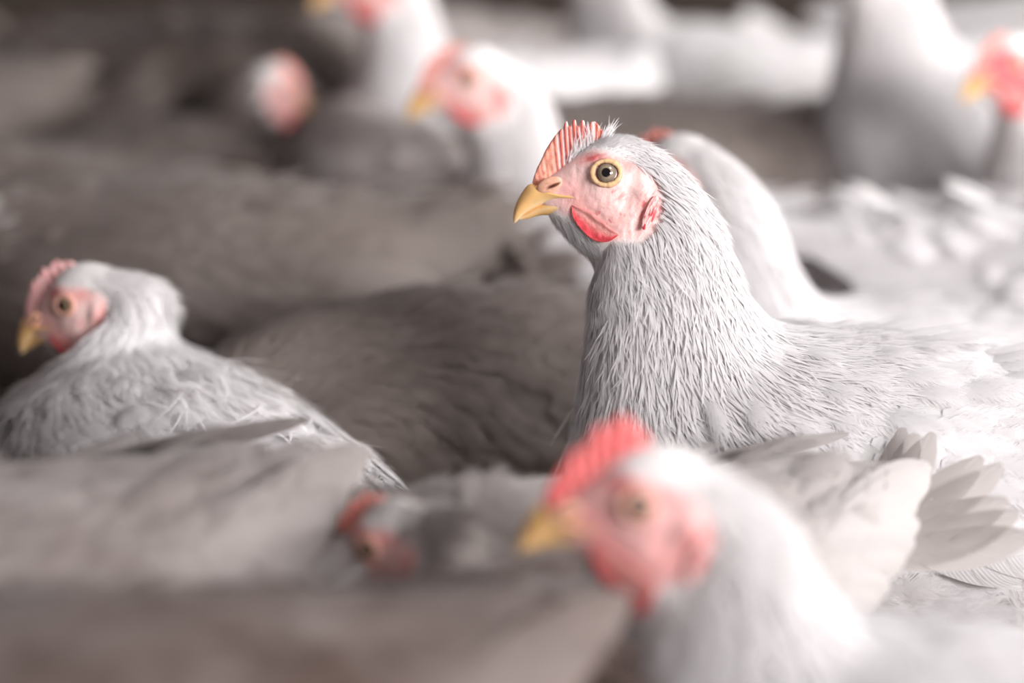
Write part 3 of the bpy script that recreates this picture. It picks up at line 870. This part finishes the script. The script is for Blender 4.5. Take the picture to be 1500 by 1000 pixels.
def make_hen(label, anchor, px, py, depth, yaw=0, head=(0, 0, 0, (0, 0, 0)), scale=1.0, mat='white', detail=1, comb='small', wattle='wattle',
             plump=1.0, group='white hens crowded in the flock', pitch=0, tail=dict(), wing=dict(), ruffle=1.0, seed=1, show_head=True, split_tail=False, extra=None, redness=0.12):
    """anchor: 'eye' or a rest photo point (x,y) on the back that lands on (px,py) at depth"""
    r = np.random.default_rng(seed * 101)
    root = bpy.data.objects.new('hen', None); COL.objects.link(root)
    root['label'] = label; root['category'] = 'chicken'
    if group: root['group'] = group
    root.empty_display_size = 0.05
    M = head_matrix(head)
    if anchor == 'eye':
        a = M @ Vector((rx(EYE[0]), -0.013 if abs(yaw) < 120 else 0.013, rz(EYE[1])))
    else:
        a = Vector((rx(anchor[0]), 0, rz(anchor[1])))
    Rz = (Matrix.Rotation(R(yaw), 4, 'Z') @ Matrix.Rotation(R(-pitch), 4, 'Y')) @ Matrix.Scale(scale, 4)
    w = at(px, py, depth)
    off = Rz @ a
    # the empty stands on the floor below the body; the parts carry the height
    loc = w - off
    root.location = (loc.x, loc.y, 0)
    root.rotation_euler = (0, 0, R(yaw))
    base = Matrix.Translation((0, 0, loc.z)) @ Matrix.Rotation(R(-pitch), 4, 'Y') @ Matrix.Scale(scale, 4)
    # body, one continuous surface
    ns, nth = (420, 180) if detail >= 3 else (170, 72)
    if detail >= 3:
        sv = np.concatenate([np.linspace(0, 9, 300), np.linspace(9, NR - 1 - 1e-4, 110)[1:]])
        nth = 240
    else:
        sv = np.concatenate([np.linspace(0, 9, 80), np.linspace(9, NR - 1 - 1e-4, 60)[1:]])
    P, _ = rest_grid(sv, nth, plump)
    Pr = face_relief(P)
    colr = skin_colour(Pr, redness).reshape(-1, 3)
    du = np.gradient(Pr, axis=0); dv = (np.roll(Pr, -1, 1) - np.roll(Pr, 1, 1)) / 2
    nn = np.cross(dv, du); nn /= np.linalg.norm(nn, axis=2, keepdims=True) + 1e-12
    if ((Pr - Pr.mean(1, keepdims=True)) * nn).sum() < 0: nn = -nn
    Pr = Pr - nn * (0.0045 * sstep(6.5, 10, sv) * (1 - sstep(22.5, 24, sv)))[:, None, None]
    Pp = pose_grid(Pr, sv, head)
    V, F = loft(Pp)
    link('body', mesh_np('body', V, F, M_SKIN, colr), root, base)
    sf = Surf(head, plump)
    n = {3: (90000, 22000, 9000), 2: (7000, 5500, 4200), 1: (0, 3200, 2600)}[detail]
    bag = plume(sf, r, *n, ruffle=ruffle, seed=seed)
    if extra: extra(bag, sf, r)
    link('plumage', bag.mesh('plumage', fm(mat)), root, base)
    for sd in (1, -1):
        wb = wing_bag(sf, sd, r, seed=seed * 7 + sd, **wing)
        link('wing', wb.mesh('wing', fm(mat)), root, base)
    tp = tail_bag(sf, r, seed=seed * 3, **tail)
    if split_tail:
        for V, F, U, C in tp:
            link('tail_feather', mesh_np('tail_feather', V, F, fm(mat), C, U), root, base)
    else:
        tb = Bag()
        for q in tp: tb.add(*q)
        link('tail', tb.mesh('tail', fm(mat)), root, base)
    if show_head:
        HM = base @ M
        link('beak', HP['beak'], root, HM); link('lower_beak', HP['lower'], root, HM)
        link('comb', HP['comb', comb], root, HM)
        for sd in (1, -1):
            hero = comb == 'hero'
            e = link('eye', HP['eye' if hero else 'eye_dark', sd], root, HM)
            l = link('eyelid', HP['lid' if hero else 'lid_pink', sd], e)
            link('nostril', HP['nostril', sd], root, HM)
            link('wattle', HP[wattle, sd], root, HM)
            link('earlobe', HP['ear', sd], root, HM)
    zb = -loc.z / scale
    for sd in (1, -1):
        l = link('leg', leg_mesh(sd, zb, (rx(1360), sd * 0.045, rz(900))), root, Matrix.Translation((0, 0, loc.z)) @ Matrix.Scale(scale, 4))
    back = rz(530) * scale + loc.z
    print('HEN', label[:50], 'root', [round(v, 3) for v in root.location], 'back z', round(back, 3), 'belly z', round(rz(970) * scale + loc.z, 3))
    return root

# ------------------------------------------------------------------ floor
def litter_mat():
    m, nt, out = new_mat('litter'); N = nt.nodes.new; L = nt.links.new
    tc = N('ShaderNodeTexCoord'); nz = N('ShaderNodeTexNoise'); nz.inputs['Scale'].default_value = 60; nz.inputs['Detail'].default_value = 8
    L(tc.outputs['Object'], nz.inputs['Vector'])
    cr_ = N('ShaderNodeValToRGB'); cr_.color_ramp.elements[0].color = (0.022, 0.014, 0.009, 1); cr_.color_ramp.elements[1].color = (0.13, 0.088, 0.06, 1)
    cr_.color_ramp.elements[0].position = 0.3; cr_.color_ramp.elements[1].position = 0.75
    L(nz.outputs['Fac'], cr_.inputs[0])
    pr = N('ShaderNodeBsdfPrincipled'); pr.inputs['Roughness'].default_value = 0.95; L(cr_.outputs[0], pr.inputs['Base Color'])
    bp = N('ShaderNodeBump'); bp.inputs['Distance'].default_value = 0.01; L(nz.outputs['Fac'], bp.inputs['Height']); L(bp.outputs[0], pr.inputs['Normal'])
    L(pr.outputs[0], out.inputs['Surface'])
    return m
fv = np.array([(-5, -2, 0), (5, -2, 0), (5, 9, 0), (-5, 9, 0)], float)
fl = link('floor', mesh_np('floor', fv, np.array([[0, 1, 2, 3]]), litter_mat(), smooth=False)); fl['kind'] = 'structure'

# ------------------------------------------------------------------ the flock
def quills(bag, sf, r):
    """white hair-like feathers standing between the comb's teeth and fanning off the brow"""
    n = 240
    q = r.uniform(0, 1, n); side = r.choice([-1, 1], n)
    px = 826 + q * 62 + r.normal(0, 2.5, n); py = 258 - q * 50 + r.normal(0, 5, n)
    B = np.stack([rx(px), side * r.uniform(2.5, 9, n) * S, rz(py)], 1)
    ang = 1.15 + 0.75 * (1 - q) + r.normal(0, 0.1, n)
    T = np.stack([-np.cos(ang) * 0.9, side * 0.12, np.sin(ang)], 1); T[:, 0] = np.where(q > 0.75, 0.5, T[:, 0])
    N = np.stack([np.zeros(n), side * 1.0, np.full(n, 0.15)], 1)
    m = np.array(head_matrix((0, -1.5, -12, (0, 0, 0))))
    B = B @ m[:3, :3].T + m[:3, 3]; T = T @ m[:3, :3].T; N = N @ m[:3, :3].T
    bag.add(*feathers(B, T, N, r.uniform(0.006, 0.014, n), r.uniform(0.00022, 0.0004, n), 'hair', tilt=r.uniform(0, 0.2, n), curl=r.uniform(-0.1, 0.3, n), seed=3))
make_hen('alert white hen in sharp focus with head raised in profile and a tan-rimmed eye', 'eye', *EYE, 1.128,
         head=(0, -1.5, -12, (0, 0, 0)), detail=3, comb='hero', seed=1, extra=quills, redness=0)
def wisps(bag, sf, r):
    """a ragged tuft of broken, stringy feathers on the back"""
    n = 260
    sv = r.uniform(14.6, 18.5, n); th = r.normal(0.35, 0.30, n) % (2 * np.pi)
    P, N, T, _ = sf.at(sv, th)
    Bn = np.cross(N, T); T = T + Bn * r.normal(0.25, 0.35, n)[:, None]
    bag.add(*feathers(P + N * 0.003, T, N, r.uniform(0.018, 0.042, n), r.uniform(0.0004, 0.0009, n), 'hackle', tilt=r.uniform(0.1, 0.4, n), curl=r.uniform(0.2, 0.9, n), seed=5, bend=r.normal(0, 0.4, n)))
make_hen("blurred white hen nearest the camera with a tall red comb and red cheeks", 'eye', 935, 738, 0.84, yaw=-12, head=(8, 0, 0, (0, 0, -0.03)),
         comb='big', wattle='wattle_big', detail=2, seed=2, redness=0.28)
make_hen("blurred hen with upright white neck and peach beak behind the sharp hen's comb", 'eye', 687, 113, 1.60, yaw=6, head=(8, 7, 0, (0, 0, 0)), seed=3, redness=0)
make_hen("hunched hen at the left edge with pale pink comb and ragged stringy back", 'eye', 97, 445, 1.27, yaw=-55, head=(38, 14, 0, (0.042, 0, -0.056)), redness=0, comb='pale',
         mat='white', detail=2, seed=4, tail=dict(length=0.045, rise=-0.6), extra=wisps)
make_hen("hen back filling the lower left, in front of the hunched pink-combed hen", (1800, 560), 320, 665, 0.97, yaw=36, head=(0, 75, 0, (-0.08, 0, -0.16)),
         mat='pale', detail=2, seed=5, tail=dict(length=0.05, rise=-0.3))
make_hen("hen with splayed white tail feathers between the sharp hen and the nearest red-combed hen", (1500, 525), 955, 705, 0.98, yaw=38, head=(-72, 18, 0, (0.064, 0.014, -0.092)),
         mat='soft', detail=2, seed=6, scale=0.9, tail=dict(length=0.068, rise=0.12, spread=1.1, tcurl=0.9), split_tail=True)
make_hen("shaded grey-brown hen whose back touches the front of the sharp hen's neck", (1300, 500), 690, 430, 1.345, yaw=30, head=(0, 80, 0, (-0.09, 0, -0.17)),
         mat='shade_tint', detail=2, seed=7, tail=dict(length=0.05, rise=-0.1))
make_hen("broad dim hen back stretching behind the hunched pink-combed hen's head", (1560, 535), 470, 275, 1.52, yaw=14, head=(0, 80, 0, (-0.09, 0, -0.17)), mat='shade_tint', seed=8, tail=dict(length=0.06, rise=0.0))
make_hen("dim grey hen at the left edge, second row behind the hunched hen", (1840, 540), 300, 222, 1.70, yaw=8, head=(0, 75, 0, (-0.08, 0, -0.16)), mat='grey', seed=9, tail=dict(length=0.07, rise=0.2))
make_hen("rounded hen back directly below the peach beak of the blurred upright hen", (1560, 535), 640, 232, 1.68, yaw=-62, head=(0, 75, 0, (-0.08, 0, -0.16)), mat='cream', seed=10, scale=0.85, tail=dict(length=0.05, rise=-0.4))
make_hen("distant hen in the upper left with small white head turned right", 'eye', 420, 128, 1.93, yaw=205, head=(25, 10, 0, (0.02, 0, -0.06)), mat='shade_tint', seed=11)
make_hen("distant hen cut by the top edge, red wattle above a white neck", 'eye', 533, -40, 1.86, yaw=50, head=(-35, 8, 0, (0, 0, 0)), wattle='wattle_big', seed=12)
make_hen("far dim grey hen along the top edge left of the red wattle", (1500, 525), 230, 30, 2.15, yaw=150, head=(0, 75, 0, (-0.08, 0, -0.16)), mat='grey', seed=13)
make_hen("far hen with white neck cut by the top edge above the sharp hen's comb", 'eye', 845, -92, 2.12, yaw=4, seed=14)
make_hen("dusky grey hen back above the bright hen behind the sharp head", (1780, 545), 1200, 145, 1.88, yaw=26, head=(0, 75, 0, (-0.08, 0, -0.16)), mat='shade_tint', seed=15, tail=dict(length=0.05, rise=-0.2))
make_hen("bright white hen directly behind the sharp hen's head, face turned away", 'eye', 962, 252, 1.345, yaw=6, head=(-45, 13, 0, (0, 0, 0)), seed=16, scale=1.06, detail=2)
make_hen("ruffled white hen at the right edge below the tall white neck", (1840, 580), 1235, 330, 1.53, yaw=172, head=(0, 0, 0, (0, 0, -0.02)), seed=17, ruffle=1.8, detail=2, tail=dict(length=0.05, rise=0.0))
make_hen("hen with tall white neck in the top right, head above the picture", 'eye', 1265, -85, 1.76, yaw=20, seed=18, scale=1.05)
make_hen("hen with dark red face and wattle cut by the right edge", 'eye', 1490, 92, 1.62, yaw=30, head=(0, 6, 0, (0, 0, 0)), wattle='wattle_big', comb='small', seed=19, redness=0.85, scale=0.9)
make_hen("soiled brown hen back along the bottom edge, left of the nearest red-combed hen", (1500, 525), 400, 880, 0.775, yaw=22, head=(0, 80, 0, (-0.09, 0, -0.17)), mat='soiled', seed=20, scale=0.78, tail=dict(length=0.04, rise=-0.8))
make_hen("far pale hen back at the top edge between the two cut-off white necks", (1500, 525), 740, 25, 2.30, yaw=10, head=(0, 75, 0, (-0.08, 0, -0.16)), mat='cream', seed=22)
make_hen("far white hen at the top edge behind the red-faced hen", (1500, 525), 1420, 0, 2.30, yaw=170, head=(0, 75, 0, (-0.08, 0, -0.16)), mat='white', seed=23)
make_hen("dim light grey hen rump at the left edge just below the top corner", (1750, 550), 10, 80, 1.98, yaw=10, head=(0, 75, 0, (-0.08, 0, -0.16)), mat='shade_tint', seed=24)
